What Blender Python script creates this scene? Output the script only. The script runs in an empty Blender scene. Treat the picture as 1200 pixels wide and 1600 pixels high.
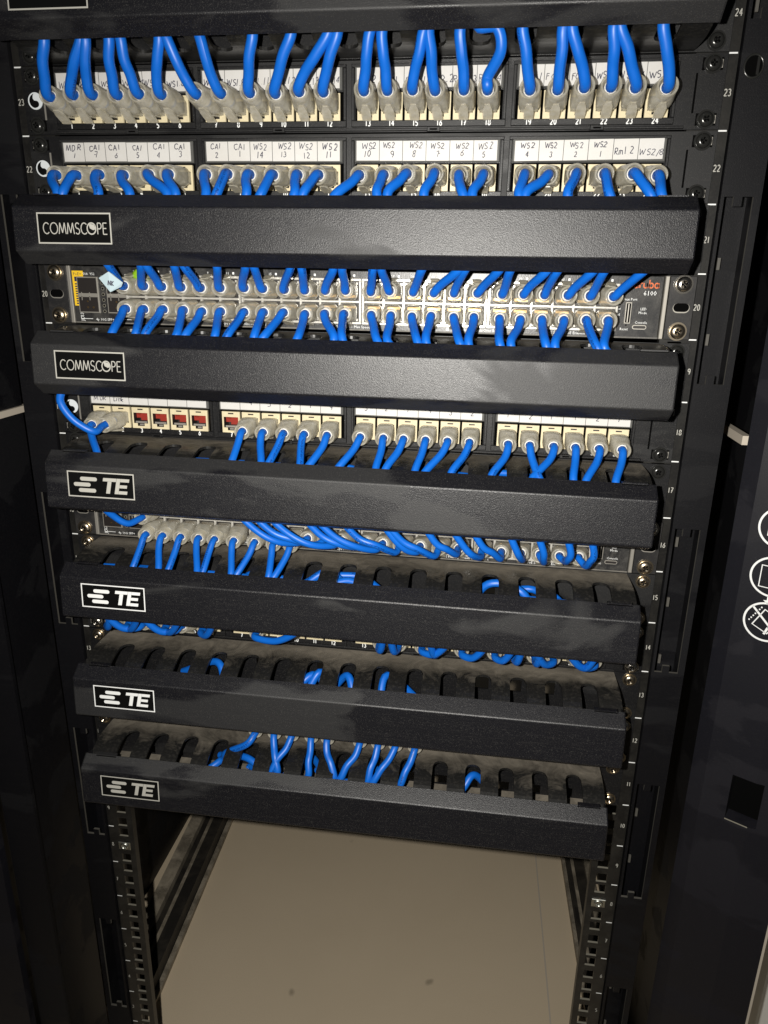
import bpy, math, random
from mathutils import Vector, Matrix
random.seed(7)
S = 0.001                      # everything below is written in millimetres
U = 44.45                      # one rack unit
sc = bpy.context.scene
COL = sc.collection

# ------------------------------------------------------------------ camera
cam_d = bpy.data.cameras.new('camera'); cam = bpy.data.objects.new('camera', cam_d); COL.objects.link(cam)
YAW, PITCH, ROLL = -0.13, -0.312, 0.017
f = Vector((math.sin(YAW)*math.cos(PITCH), math.cos(YAW)*math.cos(PITCH), math.sin(PITCH)))
r = Vector((math.cos(YAW), -math.sin(YAW), 0)); u = r.cross(f)
r2 = r*math.cos(ROLL)+u*math.sin(ROLL); u2 = -r*math.sin(ROLL)+u*math.cos(ROLL)
m = Matrix((r2, u2, -f)).transposed().to_4x4()
CAMP = Vector((98.93, -545.58, 883.82))
m.translation = CAMP*S
cam.matrix_world = m
cam_d.sensor_fit = 'AUTO'; cam_d.sensor_width = 36; cam_d.lens = 1124.8/1600*36
cam_d.shift_x = -3.1/1600; cam_d.shift_y = -5/1600
cam_d.clip_start = 0.01; cam_d.clip_end = 60
sc.camera = cam

# ------------------------------------------------------------------ light: the phone's flash, a lamp beside the lens
w = bpy.data.worlds.new('World'); sc.world = w; w.use_nodes = True
w.node_tree.nodes['Background'].inputs[0].default_value = (0.9, 0.95, 1.0, 1)
w.node_tree.nodes['Background'].inputs[1].default_value = 0.02
fl = bpy.data.lights.new('flash', 'SPOT'); flo = bpy.data.objects.new('flash', fl); COL.objects.link(flo)
fl.energy = 23.0; fl.color = (1.0, 0.965, 0.90); fl.shadow_soft_size = 0.0035
fl.spot_size = math.radians(150); fl.spot_blend = 1.0
fpos = CAMP + r2*(-34) + u2*(8)
flo.location = fpos*S
tgt = Vector((70, 0, 640))
flo.rotation_euler = (tgt-fpos).to_track_quat('-Z', 'Y').to_euler()
sc.view_settings.view_transform = 'Standard'; sc.view_settings.look = 'None'
sc.view_settings.exposure = 0.0; sc.view_settings.gamma = 1.0

# ------------------------------------------------------------------ materials
def mat(name, col, rough=0.5, metal=0.0, **kw):
    mt = bpy.data.materials.new(name); mt.use_nodes = True
    b = mt.node_tree.nodes['Principled BSDF']
    b.inputs['Base Color'].default_value = (*col, 1); b.inputs['Roughness'].default_value = rough
    b.inputs['Metallic'].default_value = metal
    for k, v in kw.items(): b.inputs[k].default_value = v
    return mt
def nd(mt, t, **kw):
    n = mt.node_tree.nodes.new(t)
    for k, v in kw.items(): setattr(n, k, v)
    return n
def lk(mt, a, b): mt.node_tree.links.new(a, b)
def ramp(mt, src, p0, p1, c0=(0,0,0,1), c1=(1,1,1,1)):
    n = nd(mt, 'ShaderNodeValToRGB'); e = n.color_ramp.elements
    e[0].position = p0; e[1].position = p1; e[0].color = c0; e[1].color = c1
    lk(mt, src, n.inputs[0]); return n.outputs[0]
def coords(mt, sx=1, sy=1, sz=1, rnd=True):
    tc = nd(mt, 'ShaderNodeTexCoord'); mp = nd(mt, 'ShaderNodeMapping'); mp.inputs['Scale'].default_value = (sx, sy, sz)
    lk(mt, tc.outputs['Object'], mp.inputs[0])
    if rnd:
        oi = nd(mt, 'ShaderNodeObjectInfo'); mu = nd(mt, 'ShaderNodeMath', operation='MULTIPLY'); mu.inputs[1].default_value = 37
        lk(mt, oi.outputs['Random'], mu.inputs[0]); lk(mt, mu.outputs[0], mp.inputs['Location'])
    return mp.outputs[0]
def noise(mt, vec, scale, det=3, rough=0.5, dist=0):
    n = nd(mt, 'ShaderNodeTexNoise'); n.inputs['Scale'].default_value = scale; n.inputs['Detail'].default_value = det
    n.inputs['Roughness'].default_value = rough; n.inputs['Distortion'].default_value = dist
    lk(mt, vec, n.inputs['Vector']); return n.outputs['Fac']
def mixc(mt, fac, a, b):
    n = nd(mt, 'ShaderNodeMix', data_type='RGBA')
    for i, v in ((6, a), (7, b)):
        if isinstance(v, tuple): n.inputs[i].default_value = (*v, 1)
        else: lk(mt, v, n.inputs[i])
    if isinstance(fac, float): n.inputs[0].default_value = fac
    else: lk(mt, fac, n.inputs[0])
    return n.outputs[2]
def mul(mt, a, b, op='MULTIPLY'):
    n = nd(mt, 'ShaderNodeMath', operation=op); n.use_clamp = op != 'MULTIPLY'
    for i, v in ((0, a), (1, b)):
        if isinstance(v, (int, float)): n.inputs[i].default_value = v
        else: lk(mt, v, n.inputs[i])
    return n.outputs[0]
def bump(mt, h, strength, dist=0.0002):
    b = nd(mt, 'ShaderNodeBump'); b.inputs['Strength'].default_value = strength; b.inputs['Distance'].default_value = dist
    lk(mt, h, b.inputs['Height']); lk(mt, b.outputs[0], mt.node_tree.nodes['Principled BSDF'].inputs['Normal'])
def pin(mt, name, sock): lk(mt, sock, mt.node_tree.nodes['Principled BSDF'].inputs[name])

def powder(name, base, film, dusty, rough=0.42, grain=1.0, spec=0.5):
    """black powder coat: fine orange-peel grain, a wiped film of grey dust with soft tide marks"""
    mt = mat(name, base, rough, **{'Specular IOR Level': spec})
    v = coords(mt)
    vs = coords(mt, 0.40, 1, 1.3)
    big = noise(mt, vs, 13, 4, 0.55, 0.5)
    m1 = ramp(mt, big, 0.54, 0.58)
    fine = noise(mt, v, 1500, 2, 0.7)
    sp = ramp(mt, fine, 0.58, 0.68)
    scr = noise(mt, coords(mt, 1, 6, 14), 60, 4, 0.65)
    scr2 = ramp(mt, scr, 0.55, 0.75)
    c = mixc(mt, m1, base, film)
    c = mixc(mt, mul(mt, scr2, 0.22), c, dusty)
    c = mixc(mt, mul(mt, sp, 0.8), c, dusty)  # pale specks put the coat's flash sparkle into the colour
    pin(mt, 'Base Color', c)
    rr = nd(mt, 'ShaderNodeMapRange'); rr.inputs[3].default_value = rough; rr.inputs[4].default_value = rough+0.16
    lk(mt, m1, rr.inputs[0]); pin(mt, 'Roughness', rr.outputs[0])
    bump(mt, fine, 0.8*grain, 0.00022)
    return mt
M = {}
M['cover'] = powder('black_powder_coat', (0.0055,0.0055,0.0075), (0.0155,0.0155,0.0165), (0.05,0.048,0.045), 0.38)
M['black'] = powder('black_paint', (0.0030,0.0030,0.0042), (0.0040,0.0040,0.0052), (0.016,0.015,0.015), 0.5, 0.5, 0.25)
M['panel'] = powder('panel_black', (0.0060,0.0060,0.0068), (0.0085,0.0085,0.0090), (0.04,0.038,0.034), 0.42, 0.4, 0.4)
M['door'] = powder('door_paint', (0.0055,0.0055,0.0085), (0.0065,0.0062,0.0095), (0.015,0.015,0.018), 0.5, 0.3, 0.3)
# duct: settled dust, thick at the back of its top, wiped off round the slots
def duct_mat(lo=0.46,hi=0.80):
    mt = mat('dusty_duct_plastic', (0.008,0.008,0.008), 0.33)
    tc = nd(mt, 'ShaderNodeTexCoord'); sp = nd(mt, 'ShaderNodeSeparateXYZ'); lk(mt, tc.outputs['Object'], sp.inputs[0])
    geo = nd(mt, 'ShaderNodeNewGeometry'); sn = nd(mt, 'ShaderNodeSeparateXYZ'); lk(mt, geo.outputs['Normal'], sn.inputs[0])
    v = coords(mt)
    n1 = noise(mt, v, 42, 6, 0.7, 1.6); n2 = noise(mt, coords(mt, 1, 2.5, 1), 14, 3, 0.55, 0.5); n3 = noise(mt, v, 420, 3, 0.7)
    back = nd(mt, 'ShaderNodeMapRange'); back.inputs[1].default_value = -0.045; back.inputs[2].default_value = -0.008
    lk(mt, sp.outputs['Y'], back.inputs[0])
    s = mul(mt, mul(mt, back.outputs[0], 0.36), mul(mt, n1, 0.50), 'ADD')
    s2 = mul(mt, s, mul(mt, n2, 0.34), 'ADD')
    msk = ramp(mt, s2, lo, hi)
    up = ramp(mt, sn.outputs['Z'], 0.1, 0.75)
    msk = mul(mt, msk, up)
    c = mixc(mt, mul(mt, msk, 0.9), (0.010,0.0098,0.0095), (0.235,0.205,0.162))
    c = mixc(mt, mul(mt, ramp(mt, n3, 0.50, 0.8), 0.3), c, (0.085,0.078,0.066))
    pin(mt, 'Base Color', c)
    rr = nd(mt, 'ShaderNodeMapRange'); rr.inputs[3].default_value = 0.33; rr.inputs[4].default_value = 0.9
    lk(mt, msk, rr.inputs[0]); pin(mt, 'Roughness', rr.outputs[0])
    bump(mt, n3, 0.25, 0.0002)
    return mt
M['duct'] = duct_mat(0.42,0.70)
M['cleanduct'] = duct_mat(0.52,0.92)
def dusty(name, base, dust, amt, rough=0.5, metal=0.0, scale=60, b=0.2):
    mt = mat(name, base, rough, metal)
    v = coords(mt); n = noise(mt, v, scale, 4, 0.65, 0.6); g = noise(mt, v, 900, 2, 0.6)
    k = mul(mt, ramp(mt, n, 0.4, 0.7), amt)
    c = mixc(mt, k, base, dust); c = mixc(mt, mul(mt, ramp(mt, g, 0.5, 0.8), amt*0.7), c, dust)
    pin(mt, 'Base Color', c); bump(mt, g, b, 0.00015); return mt
M['rail'] = dusty('rail_steel', (0.008,0.0076,0.0072), (0.036,0.034,0.029), 0.4, 0.36)
M['swface'] = dusty('switch_front', (0.014,0.014,0.015), (0.11,0.105,0.095), 0.45, 0.35, 0.0, 90, 0.5)
M['swtop'] = dusty('dusty_sheet_steel', (0.10,0.095,0.085), (0.24,0.22,0.19), 0.6, 0.6)
M['ear'] = dusty('ear_steel', (0.016,0.016,0.017), (0.06,0.055,0.05), 0.5, 0.4, 0.1)
M['edge'] = mat('bare_edge', (0.38,0.36,0.32), 0.45, 0.6)
M['white'] = mat('white_print', (0.78,0.79,0.78), 0.5)
M['dimwhite'] = mat('dim_print', (0.42,0.41,0.37), 0.55)  # dimmer print for rail numbers and some badges
M['swirl'] = mat('white_emblem', (0.70,0.74,0.76), 0.4)
M['plate'] = mat('badge_black', (0.004,0.004,0.004), 0.28)
M['orange'] = mat('orange_print', (0.62,0.13,0.03), 0.5)
M['yellow'] = mat('yellow_label', (0.78,0.50,0.02), 0.5)
M['ink'] = mat('pen_ink', (0.02,0.02,0.045), 0.6)
M['paper'] = dusty('label_paper', (0.60,0.59,0.575), (0.50,0.475,0.43), 0.35, 0.45, 0, 40, 0.05)
M['holder'] = mat('clear_label_holder', (0.10,0.10,0.095), 0.25)
M['jack'] = dusty('cream_plastic', (0.66,0.58,0.38), (0.50,0.42,0.28), 0.5, 0.45, 0, 120, 0.05)
M['dark'] = mat('jack_inside', (0.012,0.009,0.008), 0.5)
M['red'] = mat('red_jack_insert', (0.26,0.025,0.015), 0.4)
M['gold'] = mat('gold_contacts', (0.75,0.5,0.22), 0.3, 1.0)
M['housing'] = dusty('port_housing', (0.60,0.585,0.54), (0.36,0.33,0.28), 0.5, 0.3, 0.35, 200, 0.3)
M['nickel'] = mat('nickel_screw', (0.66,0.62,0.55), 0.22, 1.0)
M['brassy'] = mat('yellow_zinc_screw', (0.62,0.53,0.40), 0.28, 1.0)
M['blackscrew'] = mat('black_screw', (0.04,0.04,0.038), 0.22, 0.6)
M['zinc'] = mat('zinc_cage_nut', (0.55,0.56,0.52), 0.35, 1.0)
M['hole'] = mat('deep_black', (0.0015,0.0015,0.0015), 0.9, **{'Specular IOR Level':0.05})
M['lcd'] = mat('green_pull_tab', (0.25,0.48,0.02), 0.4)
M['tag'] = mat('pale_blue_cable_tag', (0.46,0.58,0.62), 0.5)
M['rings'] = mat('strain_relief_rings', (0.85,0.84,0.80), 0.3)
M['bar'] = mat('pale_bar', (0.52,0.46,0.38), 0.6)
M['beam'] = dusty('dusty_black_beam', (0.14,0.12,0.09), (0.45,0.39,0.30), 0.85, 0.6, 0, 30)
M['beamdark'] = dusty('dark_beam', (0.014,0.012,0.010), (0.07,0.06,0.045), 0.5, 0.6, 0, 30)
M['wall'] = dusty('white_wall_paint', (0.82,0.81,0.77), (0.76,0.75,0.70), 0.5, 0.8, 0, 8, 0.05)
def floor_mat():
    mt = mat('beige_floor', (0.6,0.49,0.34), 0.75)
    v = coords(mt, rnd=False); a = noise(mt, v, 3.5, 5, 0.6, 0.4); b = noise(mt, v, 900, 2, 0.7)
    vo = nd(mt, 'ShaderNodeTexVoronoi'); vo.inputs['Scale'].default_value = 11; vo.inputs['Randomness'].default_value = 1
    nn = nd(mt, 'ShaderNodeTexNoise'); nn.inputs['Scale'].default_value = 30
    lk(mt, v, nn.inputs[0]); vv = nd(mt, 'ShaderNodeMix', data_type='VECTOR'); vv.inputs[0].default_value = 0.03
    lk(mt, v, vv.inputs[4]); lk(mt, nn.outputs['Color'], vv.inputs[5]); lk(mt, vv.outputs[1], vo.inputs['Vector'])
    c = mixc(mt, a, (0.62,0.51,0.36), (0.74,0.615,0.445))
    c = mixc(mt, mul(mt, ramp(mt, b, 0.45, 0.75), 0.35), c, (0.40,0.33,0.24))
    spot = ramp(mt, vo.outputs['Distance'], 0.03, 0.085, (1,1,1,1), (0,0,0,1))
    c = mixc(mt, mul(mt, spot, 0.45), c, (0.10,0.08,0.05))
    pin(mt, 'Base Color', c); return mt
M['floor'] = floor_mat()
def blue_mat():
    mt = mat('blue_cable_jacket', (0.003,0.118,0.54), 0.42)
    uv = nd(mt, 'ShaderNodeUVMap'); sp = nd(mt, 'ShaderNodeSeparateXYZ'); lk(mt, uv.outputs[0], sp.inputs[0])
    mp = nd(mt, 'ShaderNodeMapping'); mp.inputs['Scale'].default_value = (0.9, 14, 1); lk(mt, uv.outputs[0], mp.inputs[0])
    n = noise(mt, mp.outputs[0], 1.0, 2, 0.6); txt = ramp(mt, n, 0.49, 0.53)
    # print runs as a band along one side
    d = mul(mt, sp.outputs['Y'], 0.5, 'SUBTRACT'); d = nd(mt, 'ShaderNodeMath', operation='COMPARE'); d.inputs[1].default_value = 0.25; d.inputs[2].default_value = 0.05
    lk(mt, sp.outputs['Y'], d.inputs[0])
    mp2 = nd(mt, 'ShaderNodeMapping'); mp2.inputs['Scale'].default_value = (0.02, 0, 0); lk(mt, uv.outputs[0], mp2.inputs[0])
    oi = nd(mt, 'ShaderNodeObjectInfo'); ad = nd(mt, 'ShaderNodeVectorMath', operation='ADD'); lk(mt, mp2.outputs[0], ad.inputs[0])
    sc9 = nd(mt, 'ShaderNodeMath', operation='MULTIPLY'); sc9.inputs[1].default_value = 90; lk(mt, oi.outputs['Random'], sc9.inputs[0]); lk(mt, sc9.outputs[0], ad.inputs[1])
    seg = ramp(mt, noise(mt, ad.outputs[0], 1.0, 1), 0.50, 0.52)
    k = mul(mt, mul(mt, d.outputs[0], txt), seg)
    c = mixc(mt, mul(mt, k, 0.75), (0.003,0.118,0.54), (0.0,0.02,0.13))
    pin(mt, 'Base Color', c); return mt
M['blue'] = blue_mat()
def boot_mat():
    mt = mat('clear_rubber_boot', (0.40,0.375,0.31), 0.17)
    nt = mt.node_tree; pb = nt.nodes['Principled BSDF']; out = nt.nodes['Material Output']
    v = coords(mt); n = noise(mt, v, 260, 3, 0.6); pin(mt, 'Base Color', mixc(mt, ramp(mt, n, 0.35, 0.7), (0.80,0.77,0.67), (0.60,0.56,0.44)))
    tr = nt.nodes.new('ShaderNodeBsdfTransparent'); tr.inputs[0].default_value = (0.90,0.87,0.80,1)
    fr = nt.nodes.new('ShaderNodeLayerWeight'); fr.inputs[0].default_value = 0.35
    rr = nt.nodes.new('ShaderNodeMapRange'); rr.inputs[3].default_value = 0.30; rr.inputs[4].default_value = 0.82
    nt.links.new(fr.outputs['Facing'], rr.inputs[0])
    mx = nt.nodes.new('ShaderNodeMixShader'); nt.links.new(rr.outputs[0], mx.inputs[0]); nt.links.new(tr.outputs[0], mx.inputs[1]); nt.links.new(pb.outputs[0], mx.inputs[2])
    nt.links.new(mx.outputs[0], out.inputs[0]); return mt
M['boot'] = boot_mat()

# ------------------------------------------------------------------ mesh builder (mm in, metres out)
class MB:
    def __init__(s): s.v=[]; s.f=[]; s.m=[]; s.mats=[]; s.uv=None; s.sm=[]
    def mi(s, k):
        if k not in s.mats: s.mats.append(k)
        return s.mats.index(k)
    def add(s, vs, fs, k, smooth=False):
        o=len(s.v); s.v+= [tuple(p) for p in vs]; i=s.mi(k)
        for q in fs: s.f.append(tuple(a+o for a in q)); s.m.append(i); s.sm.append(smooth)
    def box(s, x0,x1,y0,y1,z0,z1,k,tf=None):
        vs=[(x,y,z) for x in (x0,x1) for y in (y0,y1) for z in (z0,z1)]
        if tf: vs=[tf(*p) for p in vs]
        s.add(vs,[(0,1,3,2),(4,6,7,5),(0,4,5,1),(2,3,7,6),(0,2,6,4),(1,5,7,3)],k)
    def bbox(s, x0,x1,y0,y1,z0,z1,k,b=0.6,tf=None):
        """box whose four front (y0) edges are chamfered"""
        vs=[(x0+b,y0,z0+b),(x1-b,y0,z0+b),(x1-b,y0,z1-b),(x0+b,y0,z1-b),
            (x0,y0+b,z0),(x1,y0+b,z0),(x1,y0+b,z1),(x0,y0+b,z1),(x0,y1,z0),(x1,y1,z0),(x1,y1,z1),(x0,y1,z1)]
        if tf: vs=[tf(*p) for p in vs]
        fs=[(0,1,2,3),(8,11,10,9)]
        for a in (0,4):
            for i in range(4): j=(i+1)%4; fs.append((a+i,a+4+i,a+4+j,a+j))
        s.add(vs,fs,k)
    def ring_loft(s, rings, k, cap0=True, cap1=True, smooth=True):
        n=len(rings[0]); vs=[p for r_ in rings for p in r_]; fs=[]
        for a in range(len(rings)-1):
            for i in range(n): j=(i+1)%n; fs.append((a*n+i,a*n+j,(a+1)*n+j,(a+1)*n+i))
        s.add(vs,fs,k,smooth)
        if cap0: s.add(rings[0],[tuple(range(n))[::-1]],k)
        if cap1: s.add(rings[-1],[tuple(range(n))],k)
    def disc(s, cx,y,cz,r_,k,n=24,th=0.4):
        a=[(cx+r_*math.cos(2*math.pi*i/n),y,cz+r_*math.sin(2*math.pi*i/n)) for i in range(n)]
        b=[(p[0],y+th,p[2]) for p in a]; s.ring_loft([a,b],k,True,False,False)
    def poly(s, pts,y,k,th=0.25):
        """flat shape in x,z at depth y with a little thickness"""
        a=[(p[0],y,p[1]) for p in pts]; b=[(p[0],y+th,p[1]) for p in pts]; s.ring_loft([a,b],k,True,True,False)
    def ribbon(s, pts,wd,y,k,closed=False):
        """pen stroke of width wd through x,z points"""
        if not closed:
            for i in range(1,len(pts)-1):
                a,b,c=pts[i-1],pts[i],pts[i+1]; u1=(b[0]-a[0],b[1]-a[1]); u2_=(c[0]-b[0],c[1]-b[1])
                if u1[0]*u2_[0]+u1[1]*u2_[1] < 0.25*math.hypot(*u1)*math.hypot(*u2_):
                    s.ribbon(pts[:i+1],wd,y,k); s.ribbon(pts[i:],wd,y-.006,k); return
        n=len(pts); L=[];R=[]
        for i in range(n):
            a=pts[i-1] if (i>0 or closed) else pts[i]; b=pts[(i+1)%n] if (i<n-1 or closed) else pts[i]
            dx,dz=b[0]-a[0],b[1]-a[1]; l=math.hypot(dx,dz) or 1; nx,nz=-dz/l,dx/l
            if 0<i<n-1 or closed:
                p0=pts[i-1];p1=pts[i];p2=pts[(i+1)%n]
                d1=(p1[0]-p0[0],p1[1]-p0[1]);l1=math.hypot(*d1) or 1
                c=abs((-d1[1]/l1)*nx+(d1[0]/l1)*nz); k2=1/max(c,0.85)
            else: k2=1
            L.append((pts[i][0]+nx*wd/2*k2,y,pts[i][1]+nz*wd/2*k2)); R.append((pts[i][0]-nx*wd/2*k2,y,pts[i][1]-nz*wd/2*k2))
        fs=[(i,(i+1)%n,n+(i+1)%n,n+i) for i in range(n if closed else n-1)]
        s.add(L+R,fs,k)
    def build(s, name, parent=None, loc=None):
        me=bpy.data.meshes.new(name); me.from_pydata([(a*S,b*S,c*S) for a,b,c in s.v],[],s.f)
        for k in s.mats: me.materials.append(M[k])
        me.polygons.foreach_set('material_index', s.m); me.polygons.foreach_set('use_smooth', s.sm)
        if s.uv:
            l=me.uv_layers.new(name='UVMap')
            for lp in me.loops: l.data[lp.index].uv=s.uv[lp.vertex_index]
        me.update()
        o=bpy.data.objects.new(name, me); COL.objects.link(o)
        if parent: o.parent=parent
        if loc: o.location=Vector(loc)*S
        return o
def thing(name,label,cat,loc=(0,0,0),rot=(0,0,0),group=None):
    o=bpy.data.objects.new(name,None); COL.objects.link(o); o.location=Vector(loc)*S; o.rotation_euler=rot
    o.empty_display_size=0.01
    o['label']=label; o['category']=cat
    if group: o['group']=group
    return o
def tag(o,label,cat,group=None,kind=None):
    if label: o['label']=label
    if cat: o['category']=cat
    if group: o['group']=group
    if kind: o['kind']=kind
    return o

# ------------------------------------------------------------------ lettering
def arc(cx,cy,rx,ry,a0,a1,n=10): return [(cx+rx*math.cos(math.radians(a0+(a1-a0)*i/n)),cy+ry*math.sin(math.radians(a0+(a1-a0)*i/n))) for i in range(n+1)]
G={'C':(.8,[arc(.45,.5,.42,.5,45,315)]),'O':(1,[arc(.5,.5,.47,.5,90,450,16)]),'M':(.95,[[(.03,0),(.18,1),(.47,.1),(.76,1),(.92,0)]]),
'S':(.62,[arc(.3,.75,.24,.25,30,270,8)+arc(.3,.25,.26,.25,90,-150,8)]),'P':(.6,[[(.06,0),(.06,1),(.3,1)]+arc(.3,.74,.24,.26,90,-90,6)+[(.06,.48)]]),
'E':(.6,[[(.52,1),(.06,1),(.06,0),(.54,0)],[(.06,.52),(.46,.52)]]),'W':(1,[[(0,1),(.22,0),(.48,.8),(.74,0),(.98,1)]]),'A':(.8,[[(0,0),(.38,1),(.72,0)],[(.14,.38),(.6,.38)]]),
'D':(.75,[[(.05,0),(.05,1)]+arc(.05,.5,.6,.5,90,-90,8)]),'R':(.7,[[(.05,0),(.05,1),(.3,1)]+arc(.3,.75,.25,.25,90,-90,6)+[(.1,.5),(.62,0)]]),
'F':(.6,[[(.5,1),(.05,1),(.05,0)],[(.05,.52),(.42,.52)]]),'L':(.55,[[(.05,1),(.05,0),(.5,0)]]),'K':(.6,[[(.05,1),(.05,0)],[(.5,1),(.05,.45),(.55,0)]]),'T':(.7,[[(0,1),(.65,1)],[(.33,1),(.33,0)]]),
'N':(.7,[[(.05,0),(.05,1),(.6,0),(.6,1)]]),'m':(.8,[[(.05,0),(.05,.6),(.3,.6),(.35,0)],[(.35,.5),(.6,.6),(.68,0)]]),'i':(.25,[[(.1,0),(.1,.6)]]),'n':(.5,[[(.05,0),(.05,.6)],[(.05,.5),(.3,.62),(.42,.45),(.42,0)]]),
'k':(.5,[[(.05,0),(.05,1)],[(.4,.6),(.05,.3),(.45,0)]]),'.':(.25,[[(.08,.0),(.14,.06)]]),'/':(.4,[[(.0,-.05),(.35,1.05)]]),' ':(.45,[]),
'0':(.62,[arc(.3,.5,.25,.5,90,450,14)]),'1':(.4,[[(.2,0),(.2,1)]]),'2':(.62,[arc(.3,.72,.25,.27,160,-30,8)+[(.05,0),(.6,.02)]]),
'3':(.6,[arc(.27,.76,.23,.24,150,-80,8)+arc(.27,.27,.27,.27,80,-150,8)]),'4':(.65,[[(.42,0),(.42,1),(.02,.35),(.62,.35)]]),
'5':(.6,[[(.5,1),(.12,1),(.08,.55)]+arc(.27,.3,.26,.3,110,-140,8)]),'6':(.6,[[(.45,1)]+arc(.3,.3,.25,.3,150,-200,12)]),
'7':(.6,[[(.03,1),(.55,1),(.2,0)],[(.12,.5),(.45,.5)]]),'8':(.6,[arc(.3,.25,.26,.25,90,450,10)+arc(.3,.74,.22,.24,270,630,10)]),'9':(.6,[arc(.3,.72,.25,.27,0,360,10)+[(.5,.3),(.35,0)]]),
'a':(.6,[arc(.27,.3,.24,.3,0,360,12),[(.52,.6),(.52,0)]]),'r':(.4,[[(.06,.6),(.06,0)],[(.06,.35)]+arc(.3,.35,.22,.24,150,70,4)]),'u':(.6,[[(.05,.6)]+arc(.27,.25,.22,.25,180,360,6)+[(.49,.6)],[(.49,.6),(.49,0)]]),
'b':(.62,[[(.05,1),(.05,0)],arc(.3,.3,.24,.3,0,360,12)])}
def stroke(mb,txt,x,z,h,wd,y,k,jit=0.0,sx=1.0,gap=.14,slant=0.0,vert=False):
    cx=0
    for ch in txt:
        adv,sts=G.get(ch,G[' '])
        for st in sts:
            pts=[]
            ox,oz=random.gauss(0,jit),random.gauss(0,jit)
            for a,b in st:
                px=(cx+a*h*sx+b*h*slant+ox*h+random.gauss(0,jit*.5)*h); pz=b*h+oz*h+random.gauss(0,jit*.5)*h
                pts.append((x-pz,z+px) if vert else (x+px,z+pz))
            if len(pts)>1: mb.ribbon(pts,wd,y,k)
        cx+=(adv+gap)*h*sx
    return cx
def width(txt,h,sx=1,gap=.14): return sum((G.get(c,G[' '])[0]+gap)*h*sx for c in txt)-gap*h*sx
def font_txt(mb,txt,x,z,size,y,k,rot=0,align='LEFT'):
    """printed lettering turned into mesh"""
    cu=bpy.data.curves.new('t','FONT'); cu.body=txt; cu.size=size; cu.align_x=align; cu.resolution_u=1
    o=bpy.data.objects.new('t',cu); COL.objects.link(o)
    dg=bpy.context.evaluated_depsgraph_get(); me=bpy.data.meshes.new_from_object(o.evaluated_get(dg))
    c,s_=math.cos(rot),math.sin(rot)
    vs=[(x+v.co.x*c-v.co.y*s_,y,z+v.co.x*s_+v.co.y*c) for v in me.vertices]
    mb.add(vs,[tuple(p.vertices)[::1] for p in me.polygons],k)
    bpy.data.objects.remove(o); bpy.data.curves.remove(cu); bpy.data.meshes.remove(me)

# ------------------------------------------------------------------ placement of each rack unit (each sits a little askew)
UN={24:(0,0),23:(0,0),22:(0,0),21:(0,.0),20:(.2,-.6),19:(0,-2.2),18:(1.0,-1.0),17:(2.4,-1.6),16:(1.6,-2.0),15:(1.2,-1.9),14:(.6,-1.5),13:(.2,-1.0),12:(.3,-.5),11:(1.2,.6)}
DX={21:1.2,19:1.5,11:-3.6}
def unit_tf(n):
    a,b=UN[n]; th=math.atan2(b-a,470.0)   # dz left, dz right
    return Vector((DX.get(n,0),0,(n-1)*U+(a+b)/2)), th
def unit_pt(n,x,y,z):
    o,th=unit_tf(n); return Vector((o.x+x*math.cos(th)-z*math.sin(th), y, o.z+x*math.sin(th)+z*math.cos(th)))
def unit_thing(name,label,cat,n,group=None):
    o,th=unit_tf(n); return thing(name,label,cat,o,(0,-th,0),group)

# ------------------------------------------------------------------ the room
mb=MB(); mb.box(-2500,3200,-2500,4200,-70,-60,'floor'); fl_o=mb.build('floor'); tag(fl_o,None,None,kind='structure')
mb=MB(); mb.add([(236,90,-59.2),(238.2,90,-59.2),(230,1500,-59.2),(227.8,1500,-59.2)],[(0,1,2,3)],'bar')
fj=mb.build('floor_joint'); tag(fj,None,None,kind='structure')
mb=MB(); mb.box(405,3000,160,190,-60,2600,'wall')
tag(mb.build('wall'),'plain off-white wall behind the right edge of the cabinet door','wall')

# ------------------------------------------------------------------ cabinet
CB=thing('server_cabinet','tall black server cabinet with open front holding the patch panels','cabinet',(0,0,-60))
def P(mb,name): 
    o=mb.build(name,CB); o.location=Vector((0,0,60))*S; return o
def plate_grid(mb,xs,zs,holes,y0,y1,k,edge=None,rim=((0,1),(-1,0),(1,0))):
    """sheet between y0,y1 with rectangular holes, given as index set of grid cells"""
    nx,nz=len(xs)-1,len(zs)-1
    for i in range(nx):
        for j in range(nz):
            if (i,j) in holes: continue
            x0,x1,z0,z1=xs[i],xs[i+1],zs[j],zs[j+1]
            mb.add([(x0,y0,z0),(x1,y0,z0),(x1,y0,z1),(x0,y0,z1),(x0,y1,z0),(x1,y1,z0),(x1,y1,z1),(x0,y1,z1)],[(0,1,2,3),(4,7,6,5)],k)
            for (di,dj,q) in ((-1,0,(0,3,7,4)),(1,0,(1,5,6,2)),(0,-1,(0,4,5,1)),(0,1,(3,2,6,7))):
                a,b=i+di,j+dj
                if a<0 or b<0 or a>=nx or b>=nz or (a,b) in holes:
                    vs=[(x0,y0,z0),(x1,y0,z0),(x1,y0,z1),(x0,y0,z1),(x0,y1,z0),(x1,y1,z0),(x1,y1,z1),(x0,y1,z1)]
                    inside=(a,b) in holes
                    mb.add([vs[t] for t in q],[(0,1,2,3)],edge if (edge and inside and (di,dj) in rim) else k)
M['postedge']=mat('pale_post_edge',(0.085,0.08,0.07),0.5)  # paler than the post, for cutout rims and punched slots
M['holeedge']=mat('pale_hole_edge',(0.26,0.245,0.20),0.5,0.3)
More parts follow.
